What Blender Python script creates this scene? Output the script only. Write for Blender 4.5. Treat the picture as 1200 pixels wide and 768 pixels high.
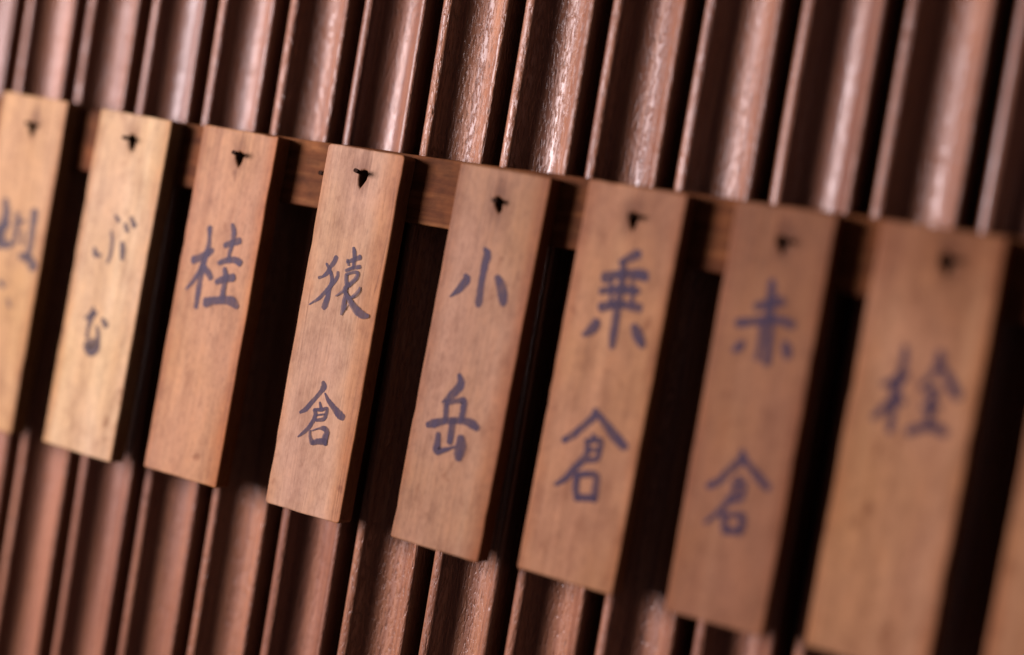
import bpy, bmesh, math, random
from mathutils import Vector, Matrix, Euler, noise

# ---------------------------------------------------------------- scene, camera, light
scene = bpy.context.scene
for o in list(bpy.data.objects):
    bpy.data.objects.remove(o)
col = scene.collection
MM = 0.001

cam_data = bpy.data.cameras.new('camera')
cam = bpy.data.objects.new('camera', cam_data)
col.objects.link(cam)
cam.location = (0.21643, -0.46756, -0.02575)
cam.rotation_euler = (1.52728, -0.16496, 0.50723)
cam_data.sensor_width = 36.0
FPX = 1979.1                                  # focal length in pixels of the 1200 px wide photograph
cam_data.lens = FPX / 1200.0 * 36.0
cam_data.clip_start = 0.01
cam_data.clip_end = 50.0
cam_data.dof.use_dof = True
cam_data.dof.focus_distance = 0.546
cam_data.dof.aperture_fstop = cam_data.lens / 26.0
cam_data.dof.aperture_blades = 0
scene.camera = cam

world = bpy.data.worlds.new('World')
scene.world = world
world.use_nodes = True
bg = world.node_tree.nodes['Background']
bg.inputs['Color'].default_value = (1.0, 0.70, 0.74, 1)
bg.inputs['Strength'].default_value = 0.045

def area_light(name, loc, target, size, power, color):
    ld = bpy.data.lights.new(name, 'AREA')
    ld.shape = 'DISK'
    ld.size = size
    ld.energy = power
    ld.color = color
    lo = bpy.data.objects.new(name, ld)
    col.objects.link(lo)
    lo.location = loc
    d = Vector(target) - Vector(loc)
    lo.rotation_euler = d.to_track_quat('-Z', 'Y').to_euler()
    return lo
key = area_light('reading_lamp', (-0.70, -0.66, 0.035), (-0.05, 0, -0.05), 0.34, 13.2, (1.0, 0.875, 0.93))

vs = scene.view_settings
vs.view_transform = 'Standard'
vs.look = 'None'
vs.exposure = 0.0
vs.gamma = 1.0
vs.use_curve_mapping = False
scene.render.engine = 'CYCLES'
scene.cycles.diffuse_bounces = 0                # contrasty slide film: light bounced off the dark varnish does not register
scene.render.resolution_x = 1024
scene.render.resolution_y = 655

# ---------------------------------------------------------------- helpers
CAM_M = Euler(cam.rotation_euler, 'XYZ').to_matrix()
CAM_P = Vector(cam.location)
def unproject(px, py, plane_y):
    """photo pixel -> point on the upright plane y = plane_y (the face the ink lies on)"""
    d = CAM_M @ Vector(((px - 600) / FPX, -(py - 384) / FPX, -1.0))
    return CAM_P + d * ((plane_y - CAM_P.y) / d.y)

def link(name, me, mat, parent=None):
    o = bpy.data.objects.new(name, me)
    col.objects.link(o)
    if mat:
        me.materials.clear()
        me.materials.append(mat)
    if parent:
        o.parent = parent
    return o

def empty(name, loc):
    o = bpy.data.objects.new(name, None)
    o.empty_display_size = 0.01
    col.objects.link(o)
    o.location = loc
    return o

def tag(o, label, cat, group=None):
    o['label'] = label
    o['category'] = cat
    if group:
        o['group'] = group

class N:
    """tiny node helper"""
    def __init__(self, name):
        self.m = bpy.data.materials.new(name)
        self.m.use_nodes = True
        self.t = self.m.node_tree
        self.t.nodes.clear()
    def n(self, typ, **kw):
        nd = self.t.nodes.new(typ)
        for k, v in kw.items():
            if k in nd.inputs:
                nd.inputs[k].default_value = v
            else:
                setattr(nd, k, v)
        return nd
    def l(self, a, b):
        self.t.links.new(a, b)
    def coords(self, scale, loc=(0, 0, 0), rand=0.0):
        tc = self.n('ShaderNodeTexCoord')
        src = tc.outputs['Object']
        if rand:
            oi = self.n('ShaderNodeObjectInfo')
            ml = self.n('ShaderNodeMath', operation='MULTIPLY')
            ml.inputs[1].default_value = rand
            self.l(oi.outputs['Random'], ml.inputs[0])
            ad = self.n('ShaderNodeVectorMath', operation='ADD')
            self.l(src, ad.inputs[0]); self.l(ml.outputs[0], ad.inputs[1])
            src = ad.outputs[0]
        mp = self.n('ShaderNodeMapping')
        mp.inputs['Scale'].default_value = scale
        mp.inputs['Location'].default_value = loc
        self.l(src, mp.inputs['Vector'])
        return mp.outputs[0]
    def noise(self, vec, scale=1.0, detail=3.0, rough=0.55, dist=0.0):
        nd = self.n('ShaderNodeTexNoise')
        nd.inputs['Scale'].default_value = scale
        nd.inputs['Detail'].default_value = detail
        nd.inputs['Roughness'].default_value = rough
        nd.inputs['Distortion'].default_value = dist
        self.l(vec, nd.inputs['Vector'])
        return nd.outputs['Fac']
    def ramp(self, fac, stops):
        r = self.n('ShaderNodeValToRGB')
        e = r.color_ramp.elements
        while len(e) < len(stops):
            e.new(0.5)
        for k, (p, c) in enumerate(stops):
            e[k].position = p
            e[k].color = tuple(c) + (1,) if len(c) == 3 else c
        self.l(fac, r.inputs['Fac'])
        return r.outputs['Color']
    def mix(self, fac, a, b, mode='MIX'):
        m = self.n('ShaderNodeMix', data_type='RGBA', blend_type=mode)
        if isinstance(fac, (int, float)):
            m.inputs[0].default_value = fac
        else:
            self.l(fac, m.inputs[0])
        for s, v in ((6, a), (7, b)):
            if isinstance(v, (tuple, list)):
                m.inputs[s].default_value = tuple(v) + (1,)
            else:
                self.l(v, m.inputs[s])
        return m.outputs[2]
    def math(self, op, a, b=None):
        m = self.n('ShaderNodeMath', operation=op)
        for k, v in enumerate((a, b)):
            if v is None:
                continue
            if isinstance(v, (int, float)):
                m.inputs[k].default_value = v
            else:
                self.l(v, m.inputs[k])
        return m.outputs[0]
    def bump(self, h, strength, dist, prev=None):
        b = self.n('ShaderNodeBump')
        b.inputs['Strength'].default_value = strength
        b.inputs['Distance'].default_value = dist
        self.l(h, b.inputs['Height'])
        if prev:
            self.l(prev, b.inputs['Normal'])
        return b.outputs['Normal']

G = lambda v: (v, v, v)

# ---------------------------------------------------------------- materials
def mat_slat():
    k = N('varnished_slat_wood')
    p = k.n('ShaderNodeBsdfPrincipled')
    out = k.n('ShaderNodeOutputMaterial')
    k.l(p.outputs[0], out.inputs[0])
    oi = k.n('ShaderNodeObjectInfo')
    rnd = oi.outputs['Random']                       # each slat its own tone, gloss and depth of pores
    rnd2 = k.math('FRACT', k.math('MULTIPLY', rnd, 17.31))
    grain = k.noise(k.coords((420, 420, 14), rand=3.0), 1.0, 5.0, 0.6, 0.4)
    broad = k.noise(k.coords((150, 150, 5), rand=5.0), 1.0, 3.0, 0.5)
    pores = k.noise(k.coords((1500, 1500, 330), rand=2.0), 1.0, 2.0, 0.5)
    patch = k.noise(k.coords((110, 110, 22), rand=4.0), 1.0, 3.0, 0.55)
    c = k.ramp(grain, [(0.28, (0.21, 0.078, 0.042)), (0.50, (0.37, 0.153, 0.082)), (0.70, (0.52, 0.235, 0.124))])
    c = k.mix(1.0, c, k.ramp(broad, [(0.3, (0.68, 0.64, 0.64)), (0.7, G(1.10))]), 'MULTIPLY')
    c = k.mix(1.0, c, k.ramp(rnd, [(0.0, (0.80, 0.76, 0.78)), (1.0, (1.10, 1.10, 1.06))]), 'MULTIPLY')
    flecks = k.ramp(pores, [(0.31, G(0.42)), (0.41, G(1.0))])
    c = k.mix(k.math('MULTIPLY', k.ramp(patch, [(0.40, G(0.25)), (0.62, G(1.0))]), 0.85), c, k.mix(1.0, c, flecks, 'MULTIPLY'))
    k.l(c, p.inputs['Base Color'])
    p.inputs['Roughness'].default_value = 0.5
    p.inputs['Specular IOR Level'].default_value = 0.22
    k.l(k.math('ADD', 0.48, k.math('MULTIPLY', rnd2, 0.50)), p.inputs['Coat Weight'])
    r = k.ramp(patch, [(0.32, G(0.24)), (0.70, G(0.44))])
    k.l(r, p.inputs['Coat Roughness'])
    pits = k.ramp(pores, [(0.30, G(0.0)), (0.52, G(1.0))])
    rip = k.noise(k.coords((330, 330, 55), rand=6.0), 1.0, 3.0, 0.55)
    b = k.bump(grain, 0.35, 0.0003)
    b = k.bump(pits, 0.55, 0.0004, b)
    k.l(b, p.inputs['Normal'])
    cb = k.bump(rip, 0.28, 0.0005, k.bump(grain, 0.35, 0.0003))
    cb2 = k.n('ShaderNodeBump')
    cb2.inputs['Distance'].default_value = 0.00045
    k.l(k.math('ADD', 0.10, k.math('MULTIPLY', rnd, 0.5)), cb2.inputs['Strength'])
    k.l(pits, cb2.inputs['Height'])
    k.l(cb, cb2.inputs['Normal'])
    k.l(cb2.outputs['Normal'], p.inputs['Coat Normal'])
    return k.m

def mat_dark_board():
    k = N('dark_backing_wood')
    p = k.n('ShaderNodeBsdfPrincipled')
    out = k.n('ShaderNodeOutputMaterial')
    k.l(p.outputs[0], out.inputs[0])
    g = k.noise(k.coords((300, 300, 12)), 1.0, 4.0)
    k.l(k.ramp(g, [(0.3, (0.030, 0.013, 0.010)), (0.7, (0.055, 0.024, 0.017))]), p.inputs['Base Color'])
    p.inputs['Roughness'].default_value = 0.6
    return k.m

def mat_rail():
    k = N('rail_wood')
    p = k.n('ShaderNodeBsdfPrincipled')
    out = k.n('ShaderNodeOutputMaterial')
    k.l(p.outputs[0], out.inputs[0])
    g = k.noise(k.coords((22, 300, 330)), 1.0, 5.0, 0.6, 0.6)
    b = k.noise(k.coords((90, 90, 130)), 1.0, 5.0, 0.65)
    c = k.ramp(g, [(0.3, (0.11, 0.030, 0.009)), (0.55, (0.20, 0.066, 0.020)), (0.75, (0.29, 0.112, 0.038))])
    c = k.mix(1.0, c, k.ramp(b, [(0.35, G(0.55)), (0.65, G(1.1))]), 'MULTIPLY')
    k.l(c, p.inputs['Base Color'])
    p.inputs['Roughness'].default_value = 0.75
    p.inputs['Specular IOR Level'].default_value = 0.15
    k.l(k.bump(g, 0.4, 0.0003), p.inputs['Normal'])
    return k.m

def mat_tag(seed, lo, mid, hi, hole, grime=1.0, streak=1.0, band=None, top=0.0, half=0.016):
    """planed softwood: fine upright grain, blotchy grime, darker edges and upper end, stain around the nail hole"""
    k = N('tag_wood')
    rnd = random.Random(seed)
    off = (rnd.uniform(0, 9), rnd.uniform(0, 9), rnd.uniform(0, 9))
    p = k.n('ShaderNodeBsdfPrincipled')
    out = k.n('ShaderNodeOutputMaterial')
    k.l(p.outputs[0], out.inputs[0])
    fine = k.noise(k.coords((900, 900, 26), off), 1.0, 5.0, 0.62, 0.3)
    wide = k.noise(k.coords((130, 130, 5), off), 1.0, 3.0, 0.5, 0.5)
    blot = k.noise(k.coords((150, 150, 75), off), 1.0, 6.0, 0.68)
    fibre = k.noise(k.coords((2200, 2200, 210), off), 1.0, 3.0, 0.6)
    c = k.ramp(wide, [(0.30, lo), (0.52, mid), (0.72, hi)])
    c = k.mix(streak, c, k.ramp(fine, [(0.28, G(0.84)), (0.5, G(0.99)), (0.75, G(1.06))]), 'MULTIPLY')
    c = k.mix(grime, c, k.ramp(blot, [(0.30, (0.72, 0.64, 0.60)), (0.50, (0.97, 0.96, 0.97)), (0.72, (1.12, 1.08, 1.04))]), 'MULTIPLY')
    c = k.mix(0.7, c, k.ramp(fibre, [(0.27, G(0.62)), (0.40, G(1.0))]), 'MULTIPLY')
    ck = k.noise(k.coords((360, 360, 7), (off[1], off[2], off[0])), 1.0, 1.5, 0.5, 0.2)
    line = k.ramp(k.math('ABSOLUTE', k.math('SUBTRACT', ck, 0.5)), [(0.0, G(1.0)), (0.012, G(0.0))])
    where = k.ramp(k.noise(k.coords((70, 70, 30), (off[1] + 2, off[2], off[0])), 1.0, 2.0, 0.5), [(0.54, G(0.0)), (0.66, G(0.75))])
    c = k.mix(k.math('MULTIPLY', line, where), c, k.mix(1.0, c, (0.42, 0.32, 0.26), 'MULTIPLY'))
    hue = k.noise(k.coords((28, 28, 17), (off[2], off[0], off[1])), 1.0, 2.0, 0.5)
    c = k.mix(1.0, c, k.ramp(hue, [(0.34, (1.0, 0.96, 0.84)), (0.62, (1.03, 1.0, 1.08))]), 'MULTIPLY')
    mott = k.noise(k.coords((620, 620, 380), off), 1.0, 3.0, 0.6)
    c = k.mix(1.0, c, k.ramp(mott, [(0.28, (0.86, 0.83, 0.82)), (0.5, G(1.0)), (0.72, (1.07, 1.06, 1.06))]), 'MULTIPLY')
    spots = k.noise(k.coords((190, 190, 130), (off[0] + 3, off[1], off[2])), 1.0, 2.0, 0.5)
    c = k.mix(1.0, c, k.ramp(spots, [(0.24, (0.66, 0.55, 0.48)), (0.33, G(1.0))]), 'MULTIPLY')
    tc = k.n('ShaderNodeTexCoord')
    if band:                                   # heartwood stripe along one edge: (x from, x to, colour)
        sx = k.n('ShaderNodeSeparateXYZ')
        k.l(tc.outputs['Object'], sx.inputs[0])
        wob = k.noise(k.coords((20, 20, 18), off), 1.0, 3.0)
        xx = k.math('ADD', sx.outputs[0], k.math('MULTIPLY', k.math('SUBTRACT', wob, 0.5), 0.012))
        mr = k.n('ShaderNodeMapRange', interpolation_type='SMOOTHSTEP')
        mr.inputs['From Min'].default_value = band[0]
        mr.inputs['From Max'].default_value = band[1]
        k.l(xx, mr.inputs['Value'])
        c = k.mix(mr.outputs[0], c, k.mix(1.0, c, band[2], 'MULTIPLY'))
    # darker and more orange towards both long edges, border broken by noise
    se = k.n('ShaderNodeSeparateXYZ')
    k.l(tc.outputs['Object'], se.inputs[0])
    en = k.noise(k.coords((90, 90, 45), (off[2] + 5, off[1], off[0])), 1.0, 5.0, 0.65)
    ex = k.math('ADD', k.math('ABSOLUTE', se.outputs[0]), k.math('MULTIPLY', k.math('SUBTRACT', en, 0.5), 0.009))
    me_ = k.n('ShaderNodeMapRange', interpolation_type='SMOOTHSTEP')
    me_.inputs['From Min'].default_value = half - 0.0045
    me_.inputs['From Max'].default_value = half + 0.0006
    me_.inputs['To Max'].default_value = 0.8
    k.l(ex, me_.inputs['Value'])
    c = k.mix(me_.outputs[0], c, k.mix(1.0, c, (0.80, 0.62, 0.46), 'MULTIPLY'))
    if top:                                    # darker brown towards the upper end, with a ragged lower border
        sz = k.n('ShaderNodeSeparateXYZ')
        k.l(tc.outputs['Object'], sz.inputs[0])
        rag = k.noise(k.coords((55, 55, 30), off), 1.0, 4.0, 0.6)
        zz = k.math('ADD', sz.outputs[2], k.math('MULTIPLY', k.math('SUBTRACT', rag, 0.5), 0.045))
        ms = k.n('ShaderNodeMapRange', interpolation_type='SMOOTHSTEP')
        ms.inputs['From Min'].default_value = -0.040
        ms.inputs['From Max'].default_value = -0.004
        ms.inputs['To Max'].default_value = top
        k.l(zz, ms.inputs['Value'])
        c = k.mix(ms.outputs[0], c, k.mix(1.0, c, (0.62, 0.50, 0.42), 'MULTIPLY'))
    # brown stain drawn out along the grain round the nail
    mp = k.n('ShaderNodeMapping')
    mp.vector_type = 'TEXTURE'
    mp.inputs['Location'].default_value = (hole[0], 0, hole[1] + 0.001)
    mp.inputs['Scale'].default_value = (0.0040, 1.0, 0.0085)
    k.l(tc.outputs['Object'], mp.inputs['Vector'])
    ln = k.n('ShaderNodeVectorMath', operation='LENGTH')
    k.l(mp.outputs[0], ln.inputs[0])
    st = k.n('ShaderNodeMapRange', interpolation_type='SMOOTHSTEP')
    st.inputs['From Min'].default_value = 0.25
    st.inputs['From Max'].default_value = 1.15
    st.inputs['To Min'].default_value = 1.0
    st.inputs['To Max'].default_value = 0.0
    k.l(k.math('ADD', ln.outputs['Value'], k.math('MULTIPLY', k.math('SUBTRACT', fine, 0.5), 1.1)), st.inputs['Value'])
    c = k.mix(k.math('MULTIPLY', st.outputs[0], 0.75), c, k.mix(1.0, c, (0.46, 0.34, 0.26), 'MULTIPLY'))
    k.l(c, p.inputs['Base Color'])
    p.inputs['Roughness'].default_value = 0.6
    p.inputs['Specular IOR Level'].default_value = 0.25
    b = k.bump(fine, 0.35, 0.0003)
    b = k.bump(fibre, 0.25, 0.0002, b)
    k.l(b, p.inputs['Normal'])
    return k.m

def mat_ink(name, colr, strength):
    k = N(name)
    p = k.n('ShaderNodeBsdfPrincipled')
    out = k.n('ShaderNodeOutputMaterial')
    tr = k.n('ShaderNodeBsdfTransparent')
    mx = k.n('ShaderNodeMixShader')
    p.inputs['Roughness'].default_value = 0.6
    p.inputs['Specular IOR Level'].default_value = 0.3
    at = k.n('ShaderNodeAttribute', attribute_name='body')
    wear = k.noise(k.coords((700, 700, 60)), 1.0, 4.0, 0.65)
    speck = k.noise(k.coords((2600, 2600, 700)), 1.0, 2.0, 0.6)
    e = k.math('ADD', at.outputs['Fac'], k.math('MULTIPLY', k.math('SUBTRACT', speck, 0.5), 0.7))
    mr = k.n('ShaderNodeMapRange', interpolation_type='SMOOTHSTEP')
    mr.inputs['From Min'].default_value = 0.0
    mr.inputs['From Max'].default_value = 0.55
    k.l(e, mr.inputs['Value'])
    w = k.n('ShaderNodeMapRange')
    w.inputs['From Min'].default_value = 0.34
    w.inputs['From Max'].default_value = 0.62
    w.inputs['To Min'].default_value = strength - 0.34
    w.inputs['To Max'].default_value = strength
    k.l(wear, w.inputs['Value'])
    pool = k.n('ShaderNodeMapRange')
    pool.inputs['From Min'].default_value = 0.35
    pool.inputs['From Max'].default_value = 0.60
    pool.inputs['To Min'].default_value = 0.74
    k.l(k.noise(k.coords((330, 330, 240), (4, 2, 7)), 1.0, 2.0, 0.5), pool.inputs['Value'])
    a = k.math('MULTIPLY', k.math('MULTIPLY', mr.outputs[0], w.outputs[0]), pool.outputs[0])
    cc = k.mix(k.noise(k.coords((260, 260, 260)), 1.0, 2.0), colr, (colr[0] * 1.7, colr[1] * 1.25, colr[2] * 1.15))
    k.l(cc, p.inputs['Base Color'])
    k.l(a, mx.inputs[0])
    k.l(tr.outputs[0], mx.inputs[1])
    k.l(p.outputs[0], mx.inputs[2])
    k.l(mx.outputs[0], out.inputs[0])
    return k.m

def mat_nail():
    k = N('rusty_iron')
    p = k.n('ShaderNodeBsdfPrincipled')
    out = k.n('ShaderNodeOutputMaterial')
    k.l(p.outputs[0], out.inputs[0])
    g = k.noise(k.coords((900, 900, 900)), 1.0, 3.0)
    k.l(k.ramp(g, [(0.35, (0.018, 0.009, 0.006)), (0.65, (0.05, 0.022, 0.013))]), p.inputs['Base Color'])
    p.inputs['Metallic'].default_value = 0.0
    p.inputs['Specular IOR Level'].default_value = 0.1
    p.inputs['Roughness'].default_value = 0.85
    k.l(k.bump(g, 0.5, 0.0002), p.inputs['Normal'])
    return k.m

M_SLAT, M_BACK, M_RAIL, M_NAIL = mat_slat(), mat_dark_board(), mat_rail(), mat_nail()
M_INK = mat_ink('blue_black_ink', (0.040, 0.026, 0.061), 0.97)
M_INK_GREY = mat_ink('thin_grey_ink', (0.050, 0.036, 0.050), 0.92)

# ---------------------------------------------------------------- fluted wall
PITCH, X0 = 30.734, -266.43           # mm
Z_BOT, Z_TOP = -230.0, 130.0

def slat_profile():
    """cross-section in mm, x across, y into the wall; both lips stand at y = 0"""
    pts = [(-3.0, 14.0), (-3.0, 6.0), (-2.95, 2.4)]
    for a in (180, 155, 130, 110, 90, 70, 50):         # left lip
        pts.append((-0.5 + 2.4 * math.cos(math.radians(a)), 2.2 - 2.2 * math.sin(math.radians(a))))
    xl, xr = 1.0, 20.6
    c, a = (xl + xr) / 2, (xr - xl) / 2
    al = math.radians(FLUTE)
    Rr = a / math.sin(al)
    n = 16
    for i in range(n + 1):
        t = -al + 2 * al * i / n
        y = Rr * math.cos(t) - Rr * math.cos(al)
        if i == 0:
            continue
        pts.append((c + Rr * math.sin(t), y + 0.5 * (1 - i / n) + 0.15))
    for b in (85, 60, 30, 0):                          # right lip
        pts.append((xr + 0.6 + 1.2 * math.cos(math.radians(b)), 1.2 - 1.2 * math.sin(math.radians(b))))
    pts += [(xr + 1.8, 6.0), (xr + 1.8, 14.0)]
    return pts
FLUTE = 75.0

def make_slat(i):
    prof = slat_profile()
    nz = 30
    verts, faces = [], []
    for j in range(nz + 1):
        z = Z_BOT + (Z_TOP - Z_BOT) * j / nz
        for (x, y) in prof:
            s = Vector((x * 0.08 + i * 7.3, y * 0.1, z * 0.018))
            dx = noise.noise(s) * 0.28
            dy = noise.noise(s + Vector((31, 5, 9))) * 0.32
            verts.append(((x + dx) * MM, (y + dy) * MM, z * MM))
    m = len(prof)
    for j in range(nz):
        for q in range(m - 1):
            a = j * m + q
            faces.append((a, a + 1, a + m + 1, a + m))
        faces.append((j * m + m - 1, j * m, (j + 1) * m, (j + 1) * m + m - 1))
    faces.append(tuple(range(m - 1, -1, -1)))
    faces.append(tuple(nz * m + q for q in range(m)))
    me = bpy.data.meshes.new('slat')
    me.from_pydata(verts, [], faces)
    bm = bmesh.new(); bm.from_mesh(me)
    bmesh.ops.recalc_face_normals(bm, faces=bm.faces)
    bm.to_mesh(me); bm.free()
    for pl in me.polygons:
        pl.use_smooth = True
    me.set_sharp_from_angle(angle=math.radians(50))
    return me

wall = empty('slatted_wall', (0, 0.014, Z_BOT * MM))
tag(wall, 'dark varnished wall of upright fluted wooden slats behind the row of tags', 'wall')
for i in range(-2, 17):
    o = link('slat', make_slat(i), M_SLAT, wall)
    o.location = ((X0 + i * PITCH) * MM, -0.014, -Z_BOT * MM)

def box_mesh(name, x0, x1, y0, y1, z0, z1, bev=0.0, seg=2):
    bm = bmesh.new()
    bmesh.ops.create_cube(bm, size=1.0)
    for v in bm.verts:
        v.co = Vector((x0 if v.co.x < 0 else x1, y0 if v.co.y < 0 else y1, z0 if v.co.z < 0 else z1))
    if bev:
        bmesh.ops.bevel(bm, geom=bm.edges[:], offset=bev, segments=seg, affect='EDGES', profile=0.6)
    me = bpy.data.meshes.new(name)
    bm.to_mesh(me); bm.free()
    return me
xa, xb = (X0 - 3 * PITCH) * MM, (X0 + 18 * PITCH) * MM
link('backing_board', box_mesh('backing_board', xa, xb, 0.0003, 0.012, 0, (Z_TOP - Z_BOT) * MM), M_BACK, wall)

# ---------------------------------------------------------------- hanging rail with its nails
RAIL_F = -9.0                                          # front face of the rail, mm
def rail_mesh():
    n = 110
    x0, x1 = -335.0, 235.0
    sec = [(-0.2, -21.4), (RAIL_F + 0.5, -21.4), (RAIL_F + 0.1, -21.2), (RAIL_F, -20.8), (RAIL_F, 0.0), (RAIL_F + 0.15, 0.45), (RAIL_F + 0.6, 0.65), (-0.2, 0.65)]
    verts, faces = [], []
    for i in range(n + 1):
        x = x0 + (x1 - x0) * i / n
        for (y, z) in sec:
            w = noise.noise(Vector((x * 0.05, y * 0.1, z * 0.2))) * 0.35 + noise.noise(Vector((x * 0.4, y, z))) * 0.12
            verts.append((x * MM, y * MM, (z + w) * MM))
    m = len(sec)
    for i in range(n):
        for q in range(m):
            a, b = i * m + q, i * m + (q + 1) % m
            faces.append((a, b, b + m, a + m))
    faces.append(tuple(range(m))); faces.append(tuple(n * m + q for q in range(m - 1, -1, -1)))
    me = bpy.data.meshes.new('rail_board')
    me.from_pydata(verts, [], faces)
    bm = bmesh.new(); bm.from_mesh(me)
    bmesh.ops.recalc_face_normals(bm, faces=bm.faces)
    bm.to_mesh(me); bm.free()
    return me
rail = empty('hanging_rail', (0, 0, -0.01))
tag(rail, 'reddish brown horizontal batten with a row of nails holding the tags', 'rail')
o = link('rail_board', rail_mesh(), M_RAIL, rail)
o.location = (0, 0, 0.01)

def nail_mesh(length, bend, seed):
    """headless square-cut nail: shank from inside the rail out through the tag, tip bent a little upward"""
    rnd = random.Random(seed)
    lean = rnd.uniform(-0.12, 0.16)
    bm = bmesh.new()
    rings = []
    ys = [3.0, 0.0, -4.0, -7.0, -7.0 - length * 0.5, -7.0 - length]
    n = 8
    for k, y in enumerate(ys):
        r = 0.80 if k < 5 else 0.88
        out = max(0.0, (-7.0 - y)) 
        cz = out * bend
        cx = out * lean
        rings.append([bm.verts.new(((cx + r * math.cos(2 * math.pi * q / n)) * MM, y * MM,
                                    (cz + r * 0.85 * math.sin(2 * math.pi * q / n)) * MM)) for q in range(n)])
    for a, b in zip(rings, rings[1:]):
        for q in range(n):
            bm.faces.new((a[q], a[(q + 1) % n], b[(q + 1) % n], b[q]))
    bm.faces.new(rings[0]); bm.faces.new(rings[-1][::-1])
    bmesh.ops.recalc_face_normals(bm, faces=bm.faces)
    me = bpy.data.meshes.new('nail')
    bm.to_mesh(me); bm.free()
    for p in me.polygons:
        p.use_smooth = len(p.vertices) == 4
    return me

# ---------------------------------------------------------------- name tags
TAG_T = 7.0
TAG_B = RAIL_F - 0.05                                  # back face of a tag, mm
TAG_F = TAG_B - TAG_T                                  # front face

def board_mesh(w, h, hole, seed):
    """board outline with a pear-shaped nail hole; origin at the middle of the top edge, front face at y = -TAG_T"""
    rnd = random.Random(seed)
    bev = 0.6
    cu = bpy.data.curves.new('tmp', 'CURVE')
    cu.dimensions = '2D'
    cu.fill_mode = 'BOTH'
    cu.extrude = TAG_T / 2 - bev
    cu.bevel_depth = bev
    cu.bevel_resolution = 2
    cu.offset = -bev
    def spline(pts):
        s = cu.splines.new('POLY')
        s.points.add(len(pts) - 1)
        for p, (x, y) in zip(s.points, pts):
            p.co = (x, y, 0, 1)
        s.use_cyclic_u = True
    r = 1.3 if seed == 6 else 0.7
    corners = [(-w / 2, -h), (w / 2, -h), (w / 2, 0), (-w / 2, 0)]
    out = []
    for ci in range(4):
        x, y = corners[ci]
        cx = x + (r if x < 0 else -r)
        cy = y + (r if y < -1 else -r)
        a0 = (180, 270, 0, 90)[ci]
        for t in (0, 30, 60, 90):
            a = math.radians(a0 + t)
            out.append((cx + r * math.cos(a), cy + r * math.sin(a)))
        nx, ny = corners[(ci + 1) % 4]
        n = 26 if ci % 2 else 9
        ex, ey = out[-1]
        tx = nx if ci % 2 else nx + (-r if nx > 0 else r)
        ty = ny if ci % 2 == 0 else ny + (-r if ny > -1 else r)
        for q in range(1, n):
            f = q / n
            px, py = ex + (tx - ex) * f, ey + (ty - ey) * f
            j = noise.noise(Vector((px * 0.11 + seed * 3.1, py * 0.06, seed))) * 0.22 + rnd.uniform(-0.05, 0.05)
            if rnd.random() < 0.06:
                j -= 0.25                              # a nick
            if ci % 2:
                px += j if px > 0 else -j
            else:
                py += j if py > -1 else -j
            out.append((px, py))
    spline(out)
    hx, hz = hole
    pear = [(1.4 * a, 1.5 * b) for a, b in [(0.0, 1.3), (0.75, 1.05), (1.25, 0.35), (1.1, -0.6), (0.65, -1.7), (0.1, -2.5), (-0.45, -1.8), (-1.0, -0.7), (-1.2, 0.3), (-0.8, 1.0)]]
    sx, sy, sk = rnd.uniform(0.85, 1.12), rnd.uniform(0.8, 1.12), rnd.uniform(-0.18, 0.18)
    spline([(hx + (px * sx + py * sk) * rnd.uniform(0.88, 1.1), hz + py * sy * rnd.uniform(0.9, 1.1)) for px, py in pear])
    tmp = bpy.data.objects.new('tmp', cu)
    col.objects.link(tmp)
    dg = bpy.context.evaluated_depsgraph_get()
    me = bpy.data.meshes.new_from_object(tmp.evaluated_get(dg))
    bpy.data.objects.remove(tmp)
    bpy.data.curves.remove(cu)
    # curve plane (x, y) -> tag (x, z); thickness -> y
    for v in me.vertices:
        x, y, z = v.co
        v.co = (x * MM, (-TAG_T / 2 - z) * MM, y * MM)
    bm = bmesh.new(); bm.from_mesh(me)
    bmesh.ops.remove_doubles(bm, verts=bm.verts, dist=1e-6)
    bmesh.ops.recalc_face_normals(bm, faces=bm.faces)
    bm.to_mesh(me); bm.free()
    for p in me.polygons:
        p.use_smooth = False
    me.name = 'board'
    return me

def catmull(pts, step):
    P = [Vector(p) for p in pts]
    if len(P) == 2:
        P.insert(1, (P[0] + P[1]) / 2)
    ext = [P[0] * 2 - P[1]] + P + [P[-1] * 2 - P[-2]]
    out = []
    for i in range(1, len(ext) - 2):
        p0, p1, p2, p3 = ext[i - 1:i + 3]
        n = max(3, int((p2.xy - p1.xy).length / step))
        for q in range(n):
            t = q / n
            out.append(0.5 * ((2 * p1) + (p2 - p0) * t + (2 * p0 - 5 * p1 + 4 * p2 - p3) * t * t + (3 * p1 - p0 - 3 * p2 + p3) * t ** 3))
    out.append(P[-1])
    return out

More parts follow.
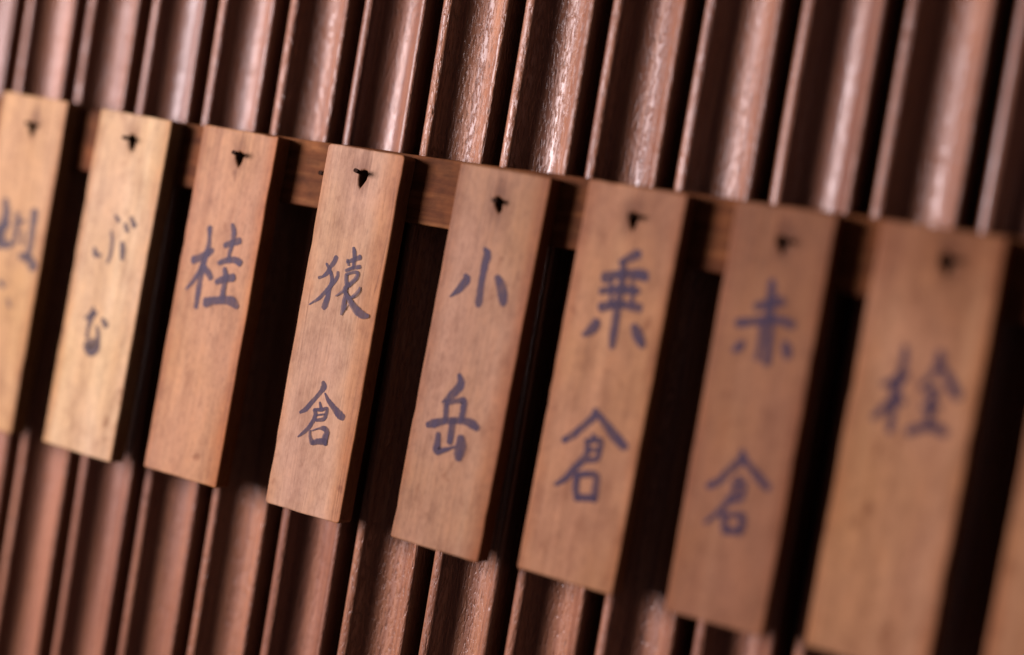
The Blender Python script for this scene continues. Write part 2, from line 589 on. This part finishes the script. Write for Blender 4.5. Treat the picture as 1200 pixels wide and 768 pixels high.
def character_mesh(strokes, gain=1.0):
    """strokes: lists of (x, z, width) in mm on the face; each stroke a brush-shaped ribbon that thins out at its rim"""
    verts, faces, body = [], [], []
    for si, st in enumerate(strokes):
        y = -(0.05 + 0.03 * si)
        c = catmull(st, 0.35)
        L = len(c)
        # rounded ends
        rows = []
        for i, p in enumerate(c):
            a, b = c[max(0, i - 1)], c[min(L - 1, i + 1)]
            t = (b - a).xy
            t = t.normalized() if t.length > 1e-9 else Vector((1, 0))
            rows.append((p.xy, t, max(0.12, p.z * 0.5 * gain)))
        p, t, r = rows[0]
        rows = [(p - t * r * k, t, r * math.sqrt(max(0.0, 1 - k * k)), 1 - k) for k in (0.97, 0.75, 0.4)] + [q + (1.0,) for q in rows]
        p, t, r, _ = rows[-1]
        rows += [(p + t * r * k, t, r * math.sqrt(max(0.0, 1 - k * k)), 1 - k) for k in (0.4, 0.75, 0.97)]
        base = len(verts)
        for (p, t, r, e) in rows:
            nrm = Vector((-t.y, t.x))
            jr = 1.0 + 0.10 * noise.noise(Vector((p.x * 2.1, p.y * 2.1, si)))
            for s, bval in ((-1, 0.0), (-0.55, 0.8), (0, 1.0), (0.55, 0.8), (1, 0.0)):
                q = p + nrm * r * s * jr * 1.24
                verts.append((q.x * MM, y * MM, q.y * MM))
                body.append(bval * min(1.0, e * 1.6))
        for i in range(len(rows) - 1):
            for s in range(4):
                a = base + i * 5 + s
                faces.append((a, a + 5, a + 6, a + 1))
    me = bpy.data.meshes.new('character')
    me.from_pydata(verts, [], faces)
    at = me.attributes.new('body', 'FLOAT', 'POINT')
    at.data.foreach_set('value', body)
    bm = bmesh.new(); bm.from_mesh(me)
    for f in bm.faces:
        f.normal_update()
        if f.normal.y > 0:
            f.normal_flip()
    bm.to_mesh(me); bm.free()
    return me

# brush strokes as read off the photograph: (window origin x, y, magnification, strokes of (x, y, width))
GLYPH = {
 'maple': (0, 220, 4.8, [
    [(32,72,26),(36,140,34),(22,205,40),(-20,320,36)], [(-60,250,30),(0,232,38),(48,205,22)], [(2,240,40),(10,310,40),(62,322,22)],
    [(102,150,20),(96,220,24),(80,312,20)], [(195,138,34),(186,220,28),(170,330,26),(156,392,28)], [(118,385,28),(160,398,34),(186,442,42)], [(132,250,12),(126,318,14)], [(84,196,10),(140,188,12)]]),
 'faint_mark': (0, 220, 4.8, [[(-4,528,22),(20,556,22)], [(44,630,14),(53,668,16)]]),
 'bu': (80, 240, 4.04, [
    [(224,54,13),(240,76,17)], [(204,125,10),(210,180,15),(200,240,17),(185,275,10)], [(124,204,12),(130,234,26),(152,241,12)],
    [(255,182,18),(258,212,26),(255,254,22)], [(270,95,18),(281,126,18)], [(299,64,18),(313,100,22)]]),
 'na': (80, 240, 4.04, [
    [(82,536,12),(105,526,24),(131,514,20)], [(120,486,12),(110,530,26),(95,590,17),(90,628,16)], [(164,545,18),(179,571,26)],
    [(137,580,13),(141,622,18),(135,680,26),(105,694,34),(88,664,28),(122,652,30)]]),
 'katsura': (200, 250, 5.91, [
    [(158,325,44),(205,308,40),(260,277,40),(288,258,32)], [(272,104,36),(270,160,26),(262,240,34),(232,330,40),(210,430,36),(190,550,36),(176,648,30)],
    [(225,350,28),(190,420,28),(150,478,26),(108,524,12)], [(235,372,28),(260,412,38),(278,446,36)], [(378,224,30),(430,206,36),(476,192,40)],
    [(430,80,22),(438,130,34),(430,200,32),(412,260,26),(400,318,26)], [(334,345,26),(400,325,34),(450,326,36),(480,345,40)],
    [(320,476,30),(370,456,40),(432,446,44)], [(375,384,26),(380,440,38),(370,500,32),(360,586,34)], [(246,618,54),(300,606,42),(380,602,44),(430,614,52),(458,646,34)]]),
 'saru': (350, 280, 7.68, [
    [(338,168,38),(322,208,40),(280,262,34),(262,302,38),(220,338,22),(184,350,24)], [(252,225,18),(274,265,30),(292,312,30)],
    [(286,300,28),(300,345,32),(294,405,32),(275,465,38),(260,530,46),(236,598,52),(224,618,40)],
    [(354,302,26),(350,342,30),(310,400,34),(260,455,32),(190,530,28),(98,590,10)], [(494,84,24),(502,122,34),(505,180,34),(496,240,28),(490,262,24)],
    [(438,208,24),(480,196,32),(552,168,40)], [(428,286,24),(480,266,28),(552,252,32)], [(440,188,16),(452,236,22)],
    [(430,328,28),(430,375,32),(440,420,32)], [(432,320,22),(500,300,24),(532,312,32),(522,352,34),(490,386,32),(452,420,34)],
    [(446,412,38),(420,450,32),(390,480,22),(338,515,9)], [(430,442,28),(426,500,28),(412,570,36),(400,640,34),(386,680,18)],
    [(416,474,28),(450,530,36),(490,600,48),(540,660,62),(588,690,54),(626,696,30)], [(554,438,14),(545,470,26),(510,510,28),(474,530,18)], [(442,592,9),(420,634,18)]]),
 'kura': (330, 430, 7.68, [
    [(374,142,32),(380,182,50),(345,237,36),(280,310,36),(222,378,38),(168,410,22)], [(392,240,14),(420,300,34),(470,370,46),(520,430,62),(552,456,50)],
    [(345,322,18),(355,372,28)], [(300,388,32),(305,430,34),(290,475,34),(250,540,32),(200,590,28),(148,630,10)],
    [(302,386,22),(360,386,28),(410,376,24),(400,430,32),(375,472,30),(312,480,24)], [(312,436,13),(385,427,15)],
    [(256,574,18),(258,630,26),(275,684,38)], [(272,576,9),(330,556,14),(384,556,40),(408,590,44),(390,650,50),(394,694,36)], [(280,686,36),(330,670,42),(388,676,48)]]),
 'ko': (510, 270, 7.68, [
    [(448,168,34),(470,218,70),(450,300,66),(425,430,58),(402,570,60),(392,650,66),(390,672,50)], [(272,405,36),(284,442,68),(242,500,66),(190,555,46),(132,597,12)],
    [(558,424,52),(585,480,76),(604,560,86),(611,635,74),(611,668,44)]]),
 'dake': (480, 430, 6.4, [
    [(374,64,32),(385,124,56),(350,180,58),(300,225,46),(242,268,10)], [(275,264,34),(275,320,42),(272,390,44)], [(278,272,34),(350,257,32),(408,256,44),(404,310,46),(390,388,42)],
    [(138,434,40),(182,424,54),(270,406,42),(400,406,44),(470,430,58),(508,460,44)], [(325,402,48),(315,470,50),(302,566,42)],
    [(216,504,34),(210,570,46),(206,628,52),(260,624,32),(330,602,18)], [(384,534,54),(385,590,78),(371,655,72),(366,682,54)]]),
 'nori': (670, 280, 5.486, [
    [(424,98,48),(370,125,42),(306,150,16)], [(212,250,52),(300,231,42),(400,226,46),(462,238,54),(474,258,36)], [(190,336,36),(300,326,38),(422,336,40)],
    [(192,440,48),(300,421,40),(434,445,46)], [(255,250,20),(250,430,20)], [(392,245,20),(386,430,20)], [(334,150,34),(320,300,40),(295,430,40),(270,600,42),(257,692,32)],
    [(160,538,46),(132,580,48),(76,617,22)], [(402,564,36),(426,620,56),(452,684,38)]]),
 'kura2': (640, 470, 5.91, [
    [(345,66,36),(330,112,46),(250,182,40),(182,240,42),(122,272,34)], [(366,96,34),(420,170,48),(480,250,60),(546,318,48)],
    [(325,238,26),(332,275,32)], [(284,276,36),(286,340,38),(262,400,44),(190,472,38),(130,540,34),(66,578,20)], [(284,276,30),(340,272,32),(380,274,30),(370,340,36),(350,400,32),(284,410,28)], [(292,340,24),(365,335,24)],
    [(212,512,38),(206,600,38),(212,676,38)], [(214,512,36),(300,506,38),(348,522,42),(344,600,44),(332,684,38)], [(214,668,40),(328,672,40)]]),
 'aka': (840, 320, 6.4, [
    [(415,62,34),(415,130,48),(410,200,50),(392,340,50)], [(302,250,46),(390,227,40),(484,216,54)], [(158,376,46),(280,364,44),(400,350,42),(500,362,40),(564,394,46)],
    [(346,380,34),(332,500,34),(302,640,32)], [(404,380,38),(392,520,38),(376,672,40),(344,664,14)], [(190,524,34),(160,560,46),(130,582,26)], [(515,528,36),(525,580,52),(530,632,36)]]),
 'kura3': (810, 510, 5.91, [
    [(355,120,36),(345,172,44),(260,250,36),(190,320,36),(118,353,32)], [(370,165,34),(430,250,40),(480,310,44),(530,364,38)],
    [(330,290,24),(334,318,28)], [(300,330,30),(298,390,32),(262,450,32),(200,525,28),(96,608,18)], [(300,330,26),(350,326,26),(372,330,26),(362,390,28),(340,446,28),(286,456,26)], [(304,390,20),(358,386,20)],
    [(226,562,30),(234,668,34)], [(228,560,26),(338,552,34),(354,600,40),(332,676,34)], [(234,660,38),(328,664,36)]]),
 'sen': (1010, 390, 5.485, [
    [(280,100,32),(270,200,34),(228,330,46),(202,450,40),(182,630,34)], [(136,330,28),(210,315,40),(286,272,40)], [(204,420,30),(132,492,34),(76,546,28)], [(232,392,28),(258,448,34)],
    [(500,130,36),(500,190,46),(450,272,32),(384,348,26)], [(520,225,32),(570,320,44),(614,410,46)], [(450,362,34),(445,460,42),(422,600,38)], [(412,382,26),(500,366,30)], [(398,482,30),(488,472,30)],
    [(298,636,38),(400,604,38),(480,612,44),(532,646,42)]]),
}

# colours (linear): dark grain, middle, light
TAN   = ((0.38, 0.18, 0.079), (0.47, 0.235, 0.11), (0.53, 0.285, 0.139))
UMBER = ((0.272, 0.115, 0.051), (0.325, 0.144, 0.067), (0.369, 0.178, 0.087))
PALE  = ((0.475, 0.298, 0.142), (0.565, 0.372, 0.190), (0.67, 0.485, 0.275))
OCHRE = ((0.4, 0.221, 0.09), (0.475, 0.275, 0.115), (0.529, 0.319, 0.142))
ROSY  = ((0.398, 0.192, 0.087), (0.485, 0.252, 0.119), (0.563, 0.311, 0.155))
GREY  = ((0.439, 0.245, 0.14), (0.52, 0.306, 0.183), (0.592, 0.357, 0.218))
BROWN = ((0.335, 0.168, 0.083), (0.4, 0.21, 0.108), (0.45, 0.25, 0.135))

# top middle x, bottom middle x, width, height, nail (x, z), colours, label, glyphs
TAGS = [
 (-240.6, -243.6, 32.8, 122.0, 2.4, (-239.9, -8.2), OCHRE, None, 'ochre wooden tag with grey characters, neighbour of the pale tag lettered ぶな', ['maple', 'faint_mark'], True),
 (-192.0, -195.5, 33.0, 121.0, 0.8, (-191.8, -7.9), PALE,  None, 'pale creamy wooden tag lettered ぶな in thin grey strokes', ['bu', 'na'], True),
 (-145.2, -148.0, 32.3, 119.6, 0.3, (-144.0, -8.0), ROSY,  (0.010, 0.015, (0.95, 0.78, 0.6)), 'rosy brown wooden tag lettered with the single character 桂', ['katsura'], False),
 (-93.7,  -96.0,  30.3, 120.0, -0.2, (-93.3, -8.3), GREY,  (0.007, 0.013, (0.93, 0.76, 0.58)), 'tan wooden tag lettered 猿倉, dark orange stripe along one edge', ['saru', 'kura'], False),
 (-41.5,  -44.9,  32.6, 119.9, -0.6, (-42.0, -10.3), BROWN, (0.008, 0.015, (0.85, 0.66, 0.48)), 'brown wooden tag lettered 小岳 with widely stained nail hole', ['ko', 'dake'], False),
 (3.7,    1.2,    32.5, 119.4, -0.1, (3.9, -8.9),   TAN,   None, 'brown wooden tag lettered 乗倉 hanging between 小岳 and 赤倉', ['nori', 'kura2'], False),
 (50.2,   49.5,   30.4, 120.0, 0.0, (50.6, -9.3),  UMBER,   None, 'brown wooden tag lettered 赤倉 hanging beside the tag 栓', ['aka', 'kura3'], False),
 (95.1,   94.1,   34.4, 119.5, 0.2, (97.3, -8.0),  TAN,   None, 'wide brown wooden tag lettered with the single character 栓', ['sen'], False),
 (143.0,  141.6,  33.0, 120.0, 0.0, (143.4, -8.6),  TAN,   None, 'brown wooden tag with no lettering in view, last beyond the tag 栓', [], False),
]
GAIN = {'maple': 1.35, 'bu': 1.12, 'na': 1.15, 'nori': 1.28, 'kura2': 1.2, 'aka': 1.4, 'kura3': 1.4, 'sen': 1.4, 'katsura': 1.12, 'saru': 1.08, 'kura': 1.08, 'ko': 1.06, 'dake': 1.08}
GROUP = 'lettered wooden tags hanging in a row'
for i, (xt, xb_, w, h, ztop, (nx, nz), cols, band, label, glyphs, grey) in enumerate(TAGS):
    roll = math.atan2(xt - xb_, h)
    origin = Vector((xt * MM, TAG_B * MM, ztop * MM))
    t = empty('name_tag', origin)
    t.rotation_euler = (0, roll, 0)
    tag(t, label, 'wooden tag', GROUP)
    inv = (Matrix.Translation(origin) @ Euler((0, roll, 0)).to_matrix().to_4x4()).inverted()
    hp = inv @ Vector((nx * MM, TAG_B * MM, nz * MM))
    hole = (hp.x * 1000, hp.z * 1000 - 0.6)
    me = board_mesh(w, h, hole, i + 3)
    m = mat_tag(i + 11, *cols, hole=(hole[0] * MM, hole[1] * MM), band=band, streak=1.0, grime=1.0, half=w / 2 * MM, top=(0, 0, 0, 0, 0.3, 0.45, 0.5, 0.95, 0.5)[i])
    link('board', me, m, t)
    for g in glyphs:
        ox, oy, sc, strokes = GLYPH[g]
        sts = []
        for st in strokes:
            row = []
            for (x, y, wd) in st:
                px, py = ox + x / sc, oy + y / sc
                a = inv @ unproject(px, py, TAG_F * MM)
                b = inv @ unproject(px, py + wd / sc, TAG_F * MM)
                c = inv @ unproject(px + wd / sc, py, TAG_F * MM)
                row.append((a.x * 1000, a.z * 1000, 0.5 * ((b - a).length + (c - a).length) * 1000))
            sts.append(row)
        if g == 'maple':
            lim = -w / 2 + 1.5
            sts = [[(max(x, lim), z, d) for (x, z, d) in s] for s in sts]
        o = link('character', character_mesh(sts, GAIN.get(g, 1.0)), M_INK_GREY if grey else M_INK, t)
        o.location = (0, -TAG_T * MM, 0)
    nl = link('nail', nail_mesh((3.6, 4.2, 4.4, 4.4, 3.0, 3.3, 3.4, 3.8, 3.8)[i], (0.12, -0.02, 0.10, 0.16, -0.05, 0.05, 0.0, 0.08, 0.1)[i], i), M_NAIL, rail)
    nl.location = (nx * MM, RAIL_F * MM, nz * MM + 0.01)

# old nail stub driven into the rail beside the tag
st_p = unproject(377, 203, RAIL_F * MM)
stub = link('nail', nail_mesh(0.3, 0.0, 40), M_NAIL, rail)
for v in stub.data.vertices:
    v.co.y = max(v.co.y, -0.0009)
stub.location = (st_p.x, RAIL_F * MM, st_p.z + 0.01)
